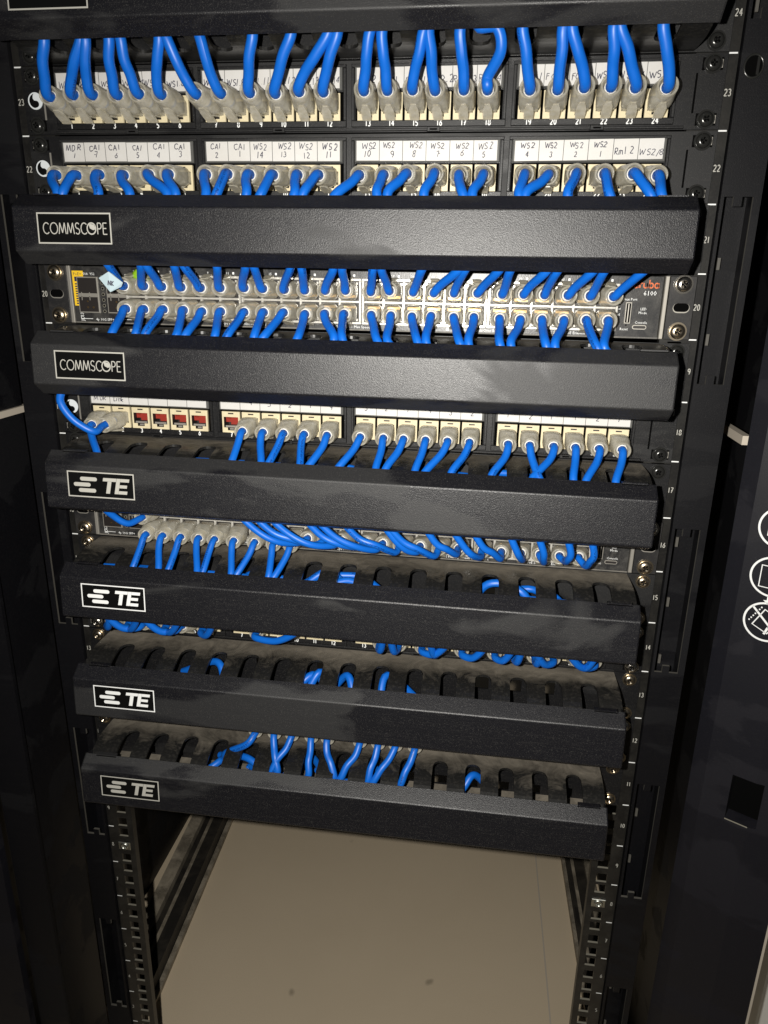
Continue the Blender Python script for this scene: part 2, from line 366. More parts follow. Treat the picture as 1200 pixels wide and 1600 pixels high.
def rail(sgn,label):
    mb=MB()
    a,b,c_,d=222,227.8,237.3,248
    xs=[a,b,c_,d]; xs=xs if sgn>0 else [-x for x in xs[::-1]]
    zs=[-60]; hc=[]
    for n in range(1,26):
        for off in (6.35,22.2,38.1):
            z=(n-1)*U+off; zs+=[z-4.75,z+4.75]; hc.append(len(zs)-2)
    zs.append(25*U+20)
    plate_grid(mb,xs,zs,{(1,j) for j in hc},2.2,4.2,'rail','holeedge',((0,1),))  # lower hole faces paler: light caught on their dust, put into the colour
    for X in ((222,224) if sgn>0 else (-224,-222),):
        mb.box(X[0],X[1],4.2,9,-60,25*U+20,'rail')
    X=(246,248) if sgn>0 else (-248,-246); mb.box(X[0],X[1],4.2,20,-60,25*U+20,'rail')
    rl=P(mb,'mounting_rail')
    mk=MB()
    for n in range(1,26):
        z=(n-1)*U; x0=241.8 if sgn>0 else -247.6
        mk.box(x0+.2,x0+5.4,2.0,2.1,z-.45,z+.45,'white')
        t=str(n); sx=.75; h=4.6; wd=width(t,h,sx)
        xx=(244.6-wd/2) if sgn>0 else (-245.1-wd/2)
        stroke(mk,t,xx,z+U/2-2.0,h*.85,.55,2.05,'dimwhite',0,sx,.22)
    o=mk.build('rail_numbering',rl)
    return rl
rail(1,''); rail(-1,'')
def post(sgn):
    mb=MB(); a,b,c_,d=(248.9,251,269.5,274.5)
    xs=[a,b,257,262.5,c_,d]; xs=xs if sgn>0 else [-x for x in xs[::-1]]
    zs=[-60]; H=set(); k=0
    for zb in (-356+234,-122+234,112,346,580,814,1048):
        pass
    zs=[-60]
    for zb in (112,346,580,814,1040):
        j=len(zs); zs+=[zb,zb+6,zb+118,zb+124]
    zs.append(1180)
    for q in range(5):
        j=1+q*4
        mid={2} 
        for i in (1,2,3): H.add((i,j+1))
        for i in (1,3): H.add((i,j)); H.add((i,j+2))
    plate_grid(mb,xs,zs,H,-1,1.2,'black','postedge')
    X=(273,274.5) if sgn>0 else (-274.5,-273); mb.box(X[0],X[1],1.2,28,-60,1180,'black')
    X=(248.9,250.2) if sgn>0 else (-250.2,-248.9); mb.box(X[0],X[1],1.2,28,-60,1180,'black')
    # inner channel back with small punched slots
    X=(250.2,273) if sgn>0 else (-273,-250.2); mb.box(X[0],X[1],24,26,-60,1180,'black')
    o=P(mb,'frame_post')
    for z in range(60,1150,52):
        x=sgn*258; sl=MB(); sl.box(x-1.0,x+1.0,14,15.5,z,z+8,'postedge'); sl.build('punched_slot',o)
    if sgn>0:
        h=MB(); n=28
        ring=lambda r_,y:[(257+r_*math.cos(2*math.pi*i/n),y,1014+1.15*r_*math.sin(2*math.pi*i/n)) for i in range(n)]
        h.ring_loft([ring(6.4,-1.2),ring(6.0,-2.2),ring(5.2,-1.6)],'blackscrew',False,False)
        h.ring_loft([ring(5.2,-1.3)],'hole',True,False)
        h.box(258.6,260.2,-2.2,-1.4,1009,1019,'blackscrew')
        h.build('round_grommet',o)
    return o
post(1); post(-1)
# side panels and the dark inside
for sgn in (-1,1):
    mb=MB(); X=388 if sgn<0 else 334
    mb.box(sgn*X-1,sgn*X+1,20,900,-60,1180,'black'); P(mb,'side_panel')
    # pale bracing bar seen past the post
    mb=MB(); mb.box(sgn*300-3,sgn*300+3,-24 if sgn<0 else 24,150,766,771.5 if sgn<0 else 773,'bar'); P(mb,'bracing_bar')
mb=MB(); mb.box(-388,334,898,900,250,1180,'black'); P(mb,'rear_panel')
mb=MB(); mb.box(-388,334,10,900,1178,1180,'black'); P(mb,'roof')
# long base beams running front to back
def beam(x0,y0,x1,y1,wd,z0,z1,k,name='base_beam'):
    d=Vector((x1-x0,y1-y0)); d.normalize(); nx,ny=d.y,-d.x
    mb=MB(); mb.add([(x0,y0,z0),(x0+nx*wd,y0+ny*wd,z0),(x1+nx*wd,y1+ny*wd,z0),(x1,y1,z0),(x0,y0,z1),(x0+nx*wd,y0+ny*wd,z1),(x1+nx*wd,y1+ny*wd,z1),(x1,y1,z1)],
      [(0,3,2,1),(4,5,6,7),(0,1,5,4),(2,3,7,6),(1,2,6,5),(0,4,7,3)],k); return P(mb,name)
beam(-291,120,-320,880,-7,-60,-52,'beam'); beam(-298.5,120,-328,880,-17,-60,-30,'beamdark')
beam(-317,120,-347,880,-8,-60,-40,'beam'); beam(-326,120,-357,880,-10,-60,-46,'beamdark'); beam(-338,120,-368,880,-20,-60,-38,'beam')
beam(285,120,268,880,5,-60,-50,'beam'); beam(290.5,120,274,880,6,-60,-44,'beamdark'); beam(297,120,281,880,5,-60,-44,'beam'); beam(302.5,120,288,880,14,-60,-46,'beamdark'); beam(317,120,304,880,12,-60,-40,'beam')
# door, swung out on the right
th=math.radians(30); HX,HY=292,0
def dtf(s,t,z): return (HX+s*math.cos(th)+t*math.sin(th), HY-s*math.sin(th)+t*math.cos(th), z)
DR=MB()
RZ0,RZ1,RS0,RS1=457,500,32.5,56.2
cellx=[12,RS0,48.5]; 
def dq(s0,s1,z0,z1,t0=0,t1=0,k='door'):
    DR.add([dtf(s0,t0,z0),dtf(s1,t1,z0),dtf(s1,t1,z1),dtf(s0,t0,z1)],[(0,1,2,3)],k)
dq(0,12,-50,1180,4,0); 
dq(12,RS0,-50,1180); 
for z0,z1 in ((-50,RZ0),(RZ1,1180)): dq(RS0,50,z0,z1); dq(50,79,z0,z1,0,7)
dq(RS1+.0,79,RZ0,RZ1,1.5,7)
# recess: back and walls
dq(RS0,RS1,RZ0,RZ1,14,14,'hole')
DR.add([dtf(RS0,0,RZ0),dtf(RS0,14,RZ0),dtf(RS0,14,RZ1),dtf(RS0,0,RZ1)],[(0,1,2,3)],'door')
DR.add([dtf(RS1,1.5,RZ0),dtf(RS1,14,RZ0),dtf(RS1,14,RZ1),dtf(RS1,1.5,RZ1)],[(0,3,2,1)],'door')
DR.add([dtf(RS0,0,RZ0),dtf(RS1,1.5,RZ0),dtf(RS1,14,RZ0),dtf(RS0,14,RZ0)],[(0,1,2,3)],'door')
DR.add([dtf(RS0,0,RZ1),dtf(RS1,1.5,RZ1),dtf(RS1,14,RZ1),dtf(RS0,14,RZ1)],[(0,3,2,1)],'door')
DR.add([dtf(79,7,-50),dtf(79,30,-50),dtf(79,30,1180),dtf(79,7,1180)],[(0,1,2,3)],'door')
DR.add([dtf(0,30,-50),dtf(79,30,-50),dtf(79,30,1180),dtf(0,30,1180)],[(0,3,2,1)],'door')
DR.add([dtf(0,4,-50),dtf(0,30,-50),dtf(0,30,1180),dtf(0,4,1180)],[(0,3,2,1)],'door')
door=P(DR,'door'); door['label']='black steel door frame swung out at the right with round white pictograms'
g=MB(); g.ribbon([(0,0),(1,0)],.1,0,'bar'); g=MB()
g.add([dtf(79.2,6.5,-50),dtf(81,8,-50),dtf(81,8,1180),dtf(79.2,6.5,1180)],[(0,1,2,3)],'bar'); g.build('door_gasket',door)
rl_=MB(); rl_.ribbon([(0,0),(1,0)],1,0,'edge'); rl_=MB()
rl_.add([dtf(RS0,-.4,RZ0-.8),dtf(RS1-6,-.4,RZ0-.8),dtf(RS1-6,-.4,RZ0+.3),dtf(RS0,-.4,RZ0+.3)],[(0,1,2,3)],'holeedge'); rl_.build('recess_lip',door)
def picto(cz,cs,kind):
    g=MB(); R=15.2
    def P3(s,z,t=-.35): return dtf(s,t,z)
    def stroke3(pts,wd,closed=False):
        t=MB(); t.ribbon(pts,wd,0,'white',closed); g.add([P3(v[0],v[2]) for v in t.v],t.f,'white')
    stroke3([(cs+R*math.cos(a*math.pi/24),cz+R*math.sin(a*math.pi/24)) for a in range(48)],1.5,True)
    if kind==0:   # square sheet
        stroke3([(cs-8.5,cz+9),(cs+9,cz+9),(cs+9,cz-7),(cs-8.5,cz-7)],.9,True)
    elif kind==1:
        stroke3([(cs-8.5,cz+8),(cs+8,cz+8),(cs+8,cz-9),(cs-8.5,cz-9)],.8,True)
    else:         # tilted sheet struck through, with a row of dots and a hand
        stroke3([(cs-2,cz+10),(cs+10,cz+4),(cs+2,cz-9),(cs-9,cz-4)],.9,True)
        stroke3([(cs-10.5,cz+10.5),(cs+10.5,cz-10.5)],1.5)
        stroke3([(cs+0,cz-10),(cs+2,cz-4),(cs+5,cz-7),(cs+6,cz-1),(cs+8,cz-6)],1.6)
        for i in range(7):
            q=i/6; s_=cs-4.5-7*q; z_=cz+11-12*q; stroke3([(s_-.5,z_),(s_+.5,z_)],1.1)
    o=g.build('pictogram',door)
picto(714,33.4,0); picto(675.5,33.6,1); picto(639,34.6,2)
g=MB(); c0=(34,657.2)
pts=[(-4,-1),(-1.6,-.6),(-1.6,3),(3,3),(3,-.6),(5,-1),(0.5,-4.5)]
g.add([dtf(c0[0]+a,-.35,c0[1]+b) for a,b in pts],[tuple(range(7))],'white')
c0=(34,738); g.add([dtf(c0[0]+a,-.35,c0[1]+b-6) for a,b in pts],[tuple(range(7))],'white'); g.build('pictogram',door)
# left hinge side: frame edges nearer the viewer
mb=MB(); mb.box(-322,-291,-44,-40,-60,1180,'black'); mb.box(-326,-322,-40,10,-60,1180,'black'); P(mb,'hinge_flange')
mb=MB(); mb.box(-301,-300,-40,34,-60,1180,'black'); P(mb,'hinge_flange')
mb=MB(); mb.box(-372,-328,-52,-44,-60,1180,'door'); P(mb,'hinge_flange')

# ------------------------------------------------------------------ screws
def screw(parent,x,z,k,y=-1.5,r_=4.6,slotty=False):
    mb=MB(); n=20
    R=lambda rr,yy:[(x+rr*math.cos(2*math.pi*i/n),yy,z+rr*math.sin(2*math.pi*i/n)) for i in range(n)]
    if k in('nickel','brassy','blackscrew'): mb.ring_loft([R(r_+1.2,y+.2),R(r_+1.2,y-.6),R(r_-.2,y-.6)],'nickel' if k=='nickel' else k,False,False,False)
    mb.ring_loft([R(r_,y-.6),R(r_,y-1.4),R(r_*.86,y-2.5),R(r_*.6,y-3.1),R(r_*.5,y-3.2)],k,False,False)
    # cross recess
    a0=random.uniform(0,math.pi/2); c=[]
    rr=r_*.5
    mb.ring_loft([R(rr,y-3.2),R(rr*.45,y-2.0)],k,False,True,True)
    for q in range(4):
        a=a0+q*math.pi/2; ca,sa=math.cos(a),math.sin(a)
        p=[(x+ca*rr*1.35-sa*.55,y-2.9,z+sa*rr*1.35+ca*.55),(x+ca*rr*1.35+sa*.55,y-2.9,z+sa*rr*1.35-ca*.55),(x+ca*.4+sa*.55,y-3.25,z+sa*.4-ca*.55),(x+ca*.4-sa*.55,y-3.25,z+sa*.4+ca*.55)]
        mb.add(p,[(0,1,2,3)],'hole')
    return mb.build('screw',parent)

# ------------------------------------------------------------------ patch panels
def port_x(p): p-=1; return -205.5+108.2*(p//6)+16.3*(p%6)
def swirl(mb,x,z,R=5.6):
    mb.disc(x,-.5,z,R,'swirl',28,.4)
    # dark comma
    pts=arc(x,z,R*.80,R*.82,112,262,14)+arc(x+R*.08,z-R*.36,R*.42,R*.40,-70,70,6)+[(x-R*.12,z+R*.05),(x-R*.30,z+R*.28),(x-R*.28,z+R*.58),(x-R*.14,z+R*.86)]
    mb.poly(pts,-.75,'plate',.1)
def jack(mb,x,zc,empty=False):
    w_,h0,h1=7.3,zc-8.6,zc+8.2
    ox,oz0,oz1=5.9,zc-4.6,zc+3.9; y=-2.2
    def quad(x0,x1,z0,z1): mb.add([(x0,y,z0),(x1,y,z0),(x1,y,z1),(x0,y,z1)],[(0,1,2,3)],'jack')
    quad(x-w_,x+w_,oz1,h1); quad(x-w_,x-ox,h0,oz1); quad(x+ox,x+w_,h0,oz1)
    quad(x-ox,x-2.9,h0,oz0); quad(x+2.9,x+ox,h0,oz0); quad(x-2.9,x+2.9,h0,oz0-2.2)
    # outer skirts
    for q in ([(x-w_,h0),(x-w_,h1)],[(x-w_,h1),(x+w_,h1)],[(x+w_,h1),(x+w_,h0)],[(x+w_,h0),(x-w_,h0)]):
        (a,b),(c,d)=q; mb.add([(a,y,b),(c,y,d),(c,0,d),(a,0,b)],[(0,1,2,3)],'jack')
    # cavity
    D=9
    pr_=[(x-ox,oz1),(x+ox,oz1),(x+ox,oz0),(x+2.9,oz0),(x+2.9,oz0-2.2),(x-2.9,oz0-2.2),(x-2.9,oz0),(x-ox,oz0)]
    n=len(pr_)
    mb.add([(a,y,b) for a,b in pr_]+[(a,D,b) for a,b in pr_],[(i,(i+1)%n,n+(i+1)%n,n+i) for i in range(n)]+[tuple(range(n,2*n))],'dark' )
    mb.box(x-2.2,x+2.2,y-.12,y+.1,h1-2.0,h1-1.0,'dark')
    if empty:
        mb.box(x-1.2,x+5.4,1.2,6,zc-2.6,zc+3.4,'red'); mb.box(x-5.6,x-1.6,2.5,6,zc-1.0,zc+3.4,'red')
        for i in range(8): mb.add([(x-4.2+i*1.2,.2,zc+3.2),(x-3.7+i*1.2,.2,zc+3.2),(x-3.7+i*1.2,6,zc-1.5),(x-4.2+i*1.2,6,zc-1.5)],[(0,1,2,3)],'gold')
        mb.box(x-4.8,x+4.8,-1.5,-.6,oz0+.1,oz0+1.6,'edge'); mb.box(x-1.6,x+1.6,-1.2,2,oz0-1.8,oz0-.6,'edge')
PORTZ=16.0
def patch_panel(n,label,texts,empties=(),names=True,screws=('blackscrew',)*4,logo=True):
    t=unit_thing('patch_bay',label,'patch panel',n,'24-port patch panels in the rack')
    mb=MB()
    # plate with ears
    xs=[-241.3]
    for g9 in range(4): c9=-164.75+108.2*g9; xs+=[c9-50,c9+50]
    xs.append(241.3); plate_grid(mb,xs,[.5,7.4,25.4,43.9],{(1,1),(3,1),(5,1),(7,1)},0,2,'panel')
    mb.box(-221,221,12,28,2,42,'hole'); mb.box(-221,221,2,12,27,28,'hole')
    # fine raised ridge along the bottom, small clips
    mb.bbox(-219,219,-1.6,0,.9,2.6,'panel',.4)
    for x in (-160,-52,56,164): mb.bbox(x-4.5,x+4.5,-2.6,-1.6,.2,3.4,'panel',.4); mb.box(x-2.5,x+2.5,-2.8,-2.6,1.2,2.2,'hole')
    for x in (-226.5,223): mb.box(x,x+1.2,-.3,-.0,10,33,'edge' if x<0 else 'hole')
    pl=mb.build('panel_plate',t)
    # holes for the ears: dark oval under each screw
    for x in (-232.5,232.5):
        for z in (6.35,38.1):
            h=MB(); s_=1 if x>0 else -1
            h.bbox(x-6.4,x+6.4,-.35,-.05,z-3.6,z+3.6,'hole',.05); h.bbox(x+s_*5.6-.5,x+s_*5.6+.5,-.42,-.3,z-2.4,z+2.4,'edge',.05); h.build('ear_slot',t)
    k=0
    for x in (-232.5,232.5):
        for z in (38.1,6.35):
            screw(t,x+random.uniform(-.5,.5),z,screws[k],-.4); k+=1
    for gI in range(4):
        cx=-164.75+108.2*gI
        b=MB()   # bezel frame
        x0,x1,z0,z1=cx-52.3,cx+52.3,3.4,41.6
        for (a,bb,c,d) in ((x0,x1,z0,z0+4.0),(x0,x1,z1-2.2,z1),(x0,x0+2,z0+4.0,z1-2.2),(x1-2,x1,z0+4.0,z1-2.2)):
            b.bbox(a,bb,-2.0,0,c,d,'panel',.35)
        b.build('port_bezel',t)
        nm=MB()
        for p in range(6):
            s9=str(gI*6+p+1); w9=width(s9,3.3,.85,.22); stroke(nm,s9,cx-40.75+16.3*p-w9/2,4.0,3.3,.62,-2.06,'white',0,.85,.22)
        if n in (23,22,18,14): nm.build('port_numbers',t)
        lab=MB()
        tilt=(0.6 if (n==22 and gI==3) else random.uniform(-.15,.2))
        L0,L1,Z0,Z1=cx-48.6,cx+48.2,26.6,39.0
        lab.bbox(L0-1.2,L1+1.6,-3.2,-.6,Z0-.9,Z1+.7,'holder',.5)
        def PT(a,b_): return b_+(a-cx)/96*tilt*2
        wdt=(L1-L0)/6
        for p in range(6):
            a=L0+wdt*p+.2; c=L0+wdt*(p+1)-.2; jj=random.uniform(-.15,.15)
            lab.add([(a,-3.34,PT(a,Z0)+jj),(c,-3.34,PT(c,Z0)+jj),(c,-3.34,PT(c,Z1)+jj),(a,-3.34,PT(a,Z1)+jj)],[(0,1,2,3)],'paper')
            tx=texts[gI*6+p] if texts else ''
            lines=tx.split('|') if tx else []
            for li,l_ in enumerate(lines):
                h=3.7 if len(lines)>1 else 3.9
                zz=(Z1-4.9-li*5.2) if len(lines)>1 else Z0+3.2
                w2=width(l_,h,.95,.22)
                stroke(lab,l_,(a+c)/2-w2/2+random.uniform(-.8,.8),PT(a,zz)+random.uniform(-.5,.5),h*random.uniform(.86,1.1),random.uniform(.42,.55),-3.42,'ink',.07,random.uniform(.85,1.05),.2,random.uniform(-.02,.2))
        lab.build('label_strip',t)
    for p in range(1,25):
        j=MB(); jack(j,0,0,p in empties); o=j.build('jack',t); o.location=Vector((port_x(p),0,PORTZ))*S
    if logo:
        s_=MB(); swirl(s_,-232.6,22.4); s_.build('round_emblem',t)
    return t
T23=['WS1.1','WS1.2','WS1.3','WS1.4','WS1.5','WS1.6','WS1.7','WS1.8','WS1.11','WS1.12','WS1.13','WS1.14','WS2.1','WS1.1','RM1.1','RM2.2','RM2.3','Rm2.4','FC1.1','FC1.2','FC1.3','WS2.5','WS2.16','WS2.7']
T22=['MDR|1','CA1|7','CA1|6','CA1|5','CA1|4','CA1|3','CA1|2','CA1|1','WS2|14','WS2|13','WS2|12','WS2|11','WS2|10','WS2|9','WS2|8','WS2|7','WS2|6','WS2|5','WS2|4','WS2|3','WS2|2','WS2|1','Rm1.2','WS2/8']
T18=['MDR','2F|Link','','','','','','4','3','2','1','9','3','2','1','4','3','2','1','2','1','1','2','1']
B4=('blackscrew',)*4
patch_panel(23,'topmost 24-port patch panel with slanted WS1 handwriting, every port cabled upward',T23)
patch_panel(22,'second patch panel from the top, labels reading MDR 1, CA1 and WS2',T22)
patch_panel(18,'patch panel under the second COMMSCOPE cover with five empty red jacks',T18,(3,4,5,6,7))
patch_panel(14,'mostly hidden patch panel between the second and third TE covers, numbers 10 to 13 bare',None,(7,9,10,11,12,13),screws=('nickel','nickel','nickel','nickel'))
patch_panel(12,'lowest patch panel, hidden under the third TE cover',None,(),screws=('brassy','brassy','nickel','brassy'),logo=False)

# ------------------------------------------------------------------ switches
def sw_x(c): c-=1; return -166.6+91.5*(c//6)+14.7*(c%6)
SWZ=(14.4,28.4)      # lower and upper row centres
def switch(n,label):
    t=unit_thing('network_switch',label,'network switch',n,'48-port network switches')
    b=MB(); b.box(-219.5,219.5,1.5,230,1.2,42.8,'swtop'); b.build('chassis',t)
    b=MB(); b.bbox(-219.5,219.5,-1.6,1.5,.6,43.2,'swface',.5); b.box(-219.5,219.5,-2.2,-1.6,1.0,1.9,'swtop'); b.build('front_panel',t)
    for g_ in range(4):
        h=MB(); x0=sw_x(g_*6+1)-8.6; x1=sw_x(g_*6+6)+8.6
        # frame bars around openings
        z0,z1=5.4,37.8
        y0=-4.0
        h.bbox(x0,x1,y0,-1.6,z0,z0+1.8,'housing',.3); h.bbox(x0,x1,y0,-1.6,z1-1.8,z1,'housing',.3); h.bbox(x0+1.6,x1-1.6,y0+.2,-1.6,20.6,22.2,'housing',.3)
        h.bbox(x0,x0+1.6,y0,-1.6,z0+1.8,z1-1.8,'housing',.3); h.bbox(x1-1.6,x1,y0,-1.6,z0+1.8,z1-1.8,'housing',.3)
        for c in range(5):
            x=sw_x(g_*6+c+1)+7.35; h.bbox(x-.9,x+.9,y0+.1,-1.6,z0+1.8,z1-1.8,'housing',.3)
        h.box(x0+1,x1-1,-1.75,-1.62,z0+1,z1-1,'dark')
        for c in range(6):
            for z in (SWZ[0],SWZ[1]):
                x=sw_x(g_*6+c+1); s_=1 if z<20 else -1
                h.box(x-4.6,x+4.6,-1.95,-1.78,z+s_*3.2-.9,z+s_*3.2+.9,'gold')
                h.box(x-6.2,x-4.9,y0,-1.8,z-s_*5.8-.8,z-s_*5.8+.8,'housing'); h.box(x+4.9,x+6.2,y0,-1.8,z-s_*5.8-.8,z-s_*5.8+.8,'housing')
        h.build('port_block',t)
    # SFP cages at the left
    for x in (-206.5,-183):
        h=MB(); z0,z1=8.6,35.4
        h.bbox(x-8.5,x+8.5,-2.8,-1.6,z0,z1,'edge',.3); h.box(x-7.6,x+7.6,-2.95,-2.78,z0+.9,z0+11.8,'dark'); h.box(x-7.6,x+7.6,-2.95,-2.78,z1-12.2,z1-.9,'dark')
        h.box(x-5.5,x-4.8,-3.0,-2.9,18,24,'edge'); h.box(x+1,x+1.6,-3.0,-2.9,18,24,'edge'); h.box(x-7.4,x+7.4,-3.0,-2.9,20.6,21.2,'edge')
        h.disc(x-1,-3.1,z0+4.2,.8,'gold',8,.1); h.disc(x+3.6,-3.1,z0+4.2,.8,'gold',8,.1); h.disc(x-.8,-3.1,z0+8.6,.7,'gold',8,.1)
        h.build('sfp_cage',t)
    v=MB()
    for i in range(7): v.disc(-194.6,-1.9,10+i*4.2,1.25,'holeedge',12,.2); v.disc(-194.6,-2.0,10+i*4.2,.9,'hole',12,.1)
    v.disc(-173.2,-1.9,36,1.5,'holeedge',12,.2); v.disc(-173.2,-2.0,36,1.1,'hole',12,.1)
    v.build('vent_hole_row',t)
    lb=MB()
    if n==20: lb.poly([(-221.5+3,39.6),(-221.5+3,9.8+4),(-221.5+8.2,9.8+4),(-221.5+8.2,31.5),(-221.5+12,31.5),(-221.5+12,39.6)],-2.1,'yellow',.3)
    else: lb.poly([(-218.5,39.6),(-218.5,25),(-213.3,25),(-213.3,39.6)],-2.1,'yellow',.3)
    if n==20:
        font_txt(lb,'PoE+',-217.6,36.2,3.2,-2.2,'ink'); lb.box(-216.8,-212.6,-2.25,-2.2,31.8,35.2,'ink')
        for i in range(9): lb.box(-216.8,-215.0,-2.25,-2.2,15+i*1.8,16+i*1.8,'ink')
    else: lb.box(-217.3,-214.8,-2.25,-2.2,30,37,'ink')
    lb.build('yellow_sticker',t)
    y=-1.75
    def mark(name,fn):
        q=MB(); fn(q); return q.build(name,t)
    mark('part_number',lambda q: font_txt(q,'JL675A',-212.2,2.5,3.8,y,'white',math.pi/2))
    def sfpm(q):
        font_txt(q,'4p 10G SFP+',-195,2.9,2.8,y,'white',align='CENTER')
        for a in ((-214.5,-205,4.0),(-181,-172,4.0)): q.box(a[0],a[1],y-.02,y,a[2],a[2]+.35,'white')
        q.box(-214.8,-214.4,y-.02,y,4.0,6.4,'white'); q.box(-172.3,-171.9,y-.02,y,4.0,6.4,'white')
    mark('cage_legend',sfpm)
    mark('cage_numbers',lambda q: font_txt(q,'50A  Y52',-205,36.6,2.5,y,'white',align='CENTER'))
    for g_ in range(4):
        def nums(q):
            for c in range(g_*6+1,g_*6+7):
                x=sw_x(c)-2.6; font_txt(q,str(2*c-1),x,38.9,2.5,y,'white'); q.box(x+5,x+6.4,y-.02,y,39.0,40.6,'white')
        mark('port_numbers',nums)
    for s_,x in (('Spd Flashing = Not Max Speed',-74),('Spd Solid = Max Speed',14),('PoE Flashing = Fault/Over Budget',100),('PoE Solid = PoE Enabled',168)):
        mark('status_legend',lambda q:(font_txt(q,s_,x-26,2.6,2.75,y,'white'),q.box(x-30,x-28,y-.02,y,2.6,4.6,'white')))
    mark('brand_lettering',lambda q: stroke(q,'aruba',216.5-width('aruba',5.4,.98,.10),35.2,5.4,.8,y-.05,'orange',0,.98,.10))
    mark('model_lettering',lambda q: font_txt(q,'6100',206.4,30.2,4.5,y,'white'))
    for s_,x,z in (('Aux Port',193.5,26.6),('LED',205.6,20.2),('Mode',204.6,17.6),('Console',202.8,11.0),('Reset',193.0,6.3)):
        mark('control_caption',lambda q: font_txt(q,s_,x,z,2.5,y,'white'))
    for z,s_ in ((24.2,'Act'),(20.2,'Spd'),(16.2,'PoE')):
        mark('mode_light',lambda q:(q.box(188.8,192.0,y-.02,y+.01,z-1.0,z+2.0,'plate'),font_txt(q,s_,189.0,z,2.1,y-.06,'white')))
    h=MB(); h.bbox(195.2,199.6,-2.8,-1.6,10.8,25.6,'edge',.3); h.box(195.9,198.9,-2.95,-2.78,11.6,24.8,'hole'); h.box(197.0,197.7,-3.05,-2.9,12,24.4,'edge'); h.build('usb_port',t)
    h=MB()
    pr_=arc(202.8,8.6,1.5,1.5,90,270,6)+arc(209.6,8.6,1.5,1.5,270,450,6)
    h.poly(pr_,-2.2,'edge',.6); pr2=arc(202.8,8.6,.95,.95,90,270,6)+arc(209.6,8.6,.95,.95,270,450,6); h.poly(pr2,-2.35,'dark',.1); h.build('console_port',t)
    h=MB(); h.disc(197.0,-2.0,9.8,.6,'hole',10,.3); h.disc(208,-2.0,15.0,.7,'ear',10,.3); h.build('button',t)
    for s_ in (-1,1):
        e=MB(); a,b2=(223.6,241.3) if s_>0 else (-241.3,-223.6)
        e.bbox(a,b2,-1.4,.6,.8,43.4,'ear',.3)
        x=s_*223.0; e.bbox(min(x,x-s_*2.8),max(x,x-s_*2.8),-2.0,60,.8,43.4,'edge',.4)
        x=s_*233
        pr_=arc(x-2.4,22.2,3.3,3.3,90,270,8)+arc(x+2.4,22.2,3.3,3.3,270,450,8); e.poly(pr_,-1.6,'edge',.1)
        pr2=arc(x-2.4,22.6,2.9,2.9,90,270,8)+arc(x+2.4,22.6,2.9,2.9,270,450,8); e.poly(pr2,-1.72,'hole',.1)
        eo=e.build('mounting_ear',t)
        for z in (38.1,6.35): screw(eo,s_*232.5,z,'nickel' if z>20 and s_>0 else 'brassy',-1.6,5.2)
    return t
switch(20,'upper 48-port network switch marked aruba 6100, both port rows full of blue cables')
switch(16,'lower 48-port network switch between the first two TE covers, half hidden')

# ------------------------------------------------------------------ cable managers
SLOTS=[2.4+27.6*k for k in range(-7,8)]
def duct_mesh(top=True,comm=False):
    mb=MB(); n=0
    # profile in (y,z), top half; s=0 at the back
    prof=[(0,42.6),(-8,42.8),(-16,42.8),(-20,42.7)]
    cy,cz,ry,rz=-22,22.0,34.5,20.7
    for i in range(0,13):
        a=math.radians(90*i/12); prof.append((cy-ry*math.sin(a),cz+rz*math.cos(a)))
    prof=[(y-0.0,z) for y,z in prof]
    if not top: prof=[(y,44.4-z) for y,z in prof]
    s0=4   # slots start from profile index 4 (y=-22)
    sw=6.5
    xs=[-219.5]; cells=[]
    for c in SLOTS:
        xs.append(c-sw); 
        for q in range(1,8): xs.append(c-sw+2*sw*q/8)
        xs.append(c+sw)
    xs.append(219.5)
    def inslot(x):
        for c in SLOTS:
            if abs(x-c)<sw-1e-6: return c
        return None
    def P_(x,j): return (x,prof[j][0],prof[j][1])
    vs=[];fs=[]
    for i in range(len(xs)-1):
        x0,x1=xs[i],xs[i+1]; c=inslot((x0+x1)/2)
        for j in range(len(prof)-1):
            if c is not None and j>=s0: continue
            if c is not None and j==s0-1:
                # rounded slot end: extend by arc
                def ye(x): return max(0,math.sqrt(max(0,sw*sw-(x-c)**2)))
                ya=prof[s0][0]; 
                # start moved back for the centre of the slot
                def pt(x):
                    yy=ya-(sw-ye(x))   # at edges go forward, at centre stays
                    # find z on the profile
                    for k in range(s0,len(prof)-1):
                        if prof[k+1][0]<=yy<=prof[k][0]:
                            t_=(prof[k][0]-yy)/(prof[k][0]-prof[k+1][0]); return (x,yy,prof[k][1]*(1-t_)+prof[k+1][1]*t_)
                    return (x,yy,prof[s0][1])
                mb.add([P_(x0,j),P_(x1,j),pt(x1),pt(x0)],[(0,1,2,3)],'duct'); continue
            mb.add([P_(x0,j),P_(x1,j),P_(x1,j+1),P_(x0,j+1)],[(0,1,2,3)],'duct')
    return mb
def solid(o,t=2.0):
    md=o.modifiers.new('thickness','SOLIDIFY'); md.thickness=t*S; md.offset=0
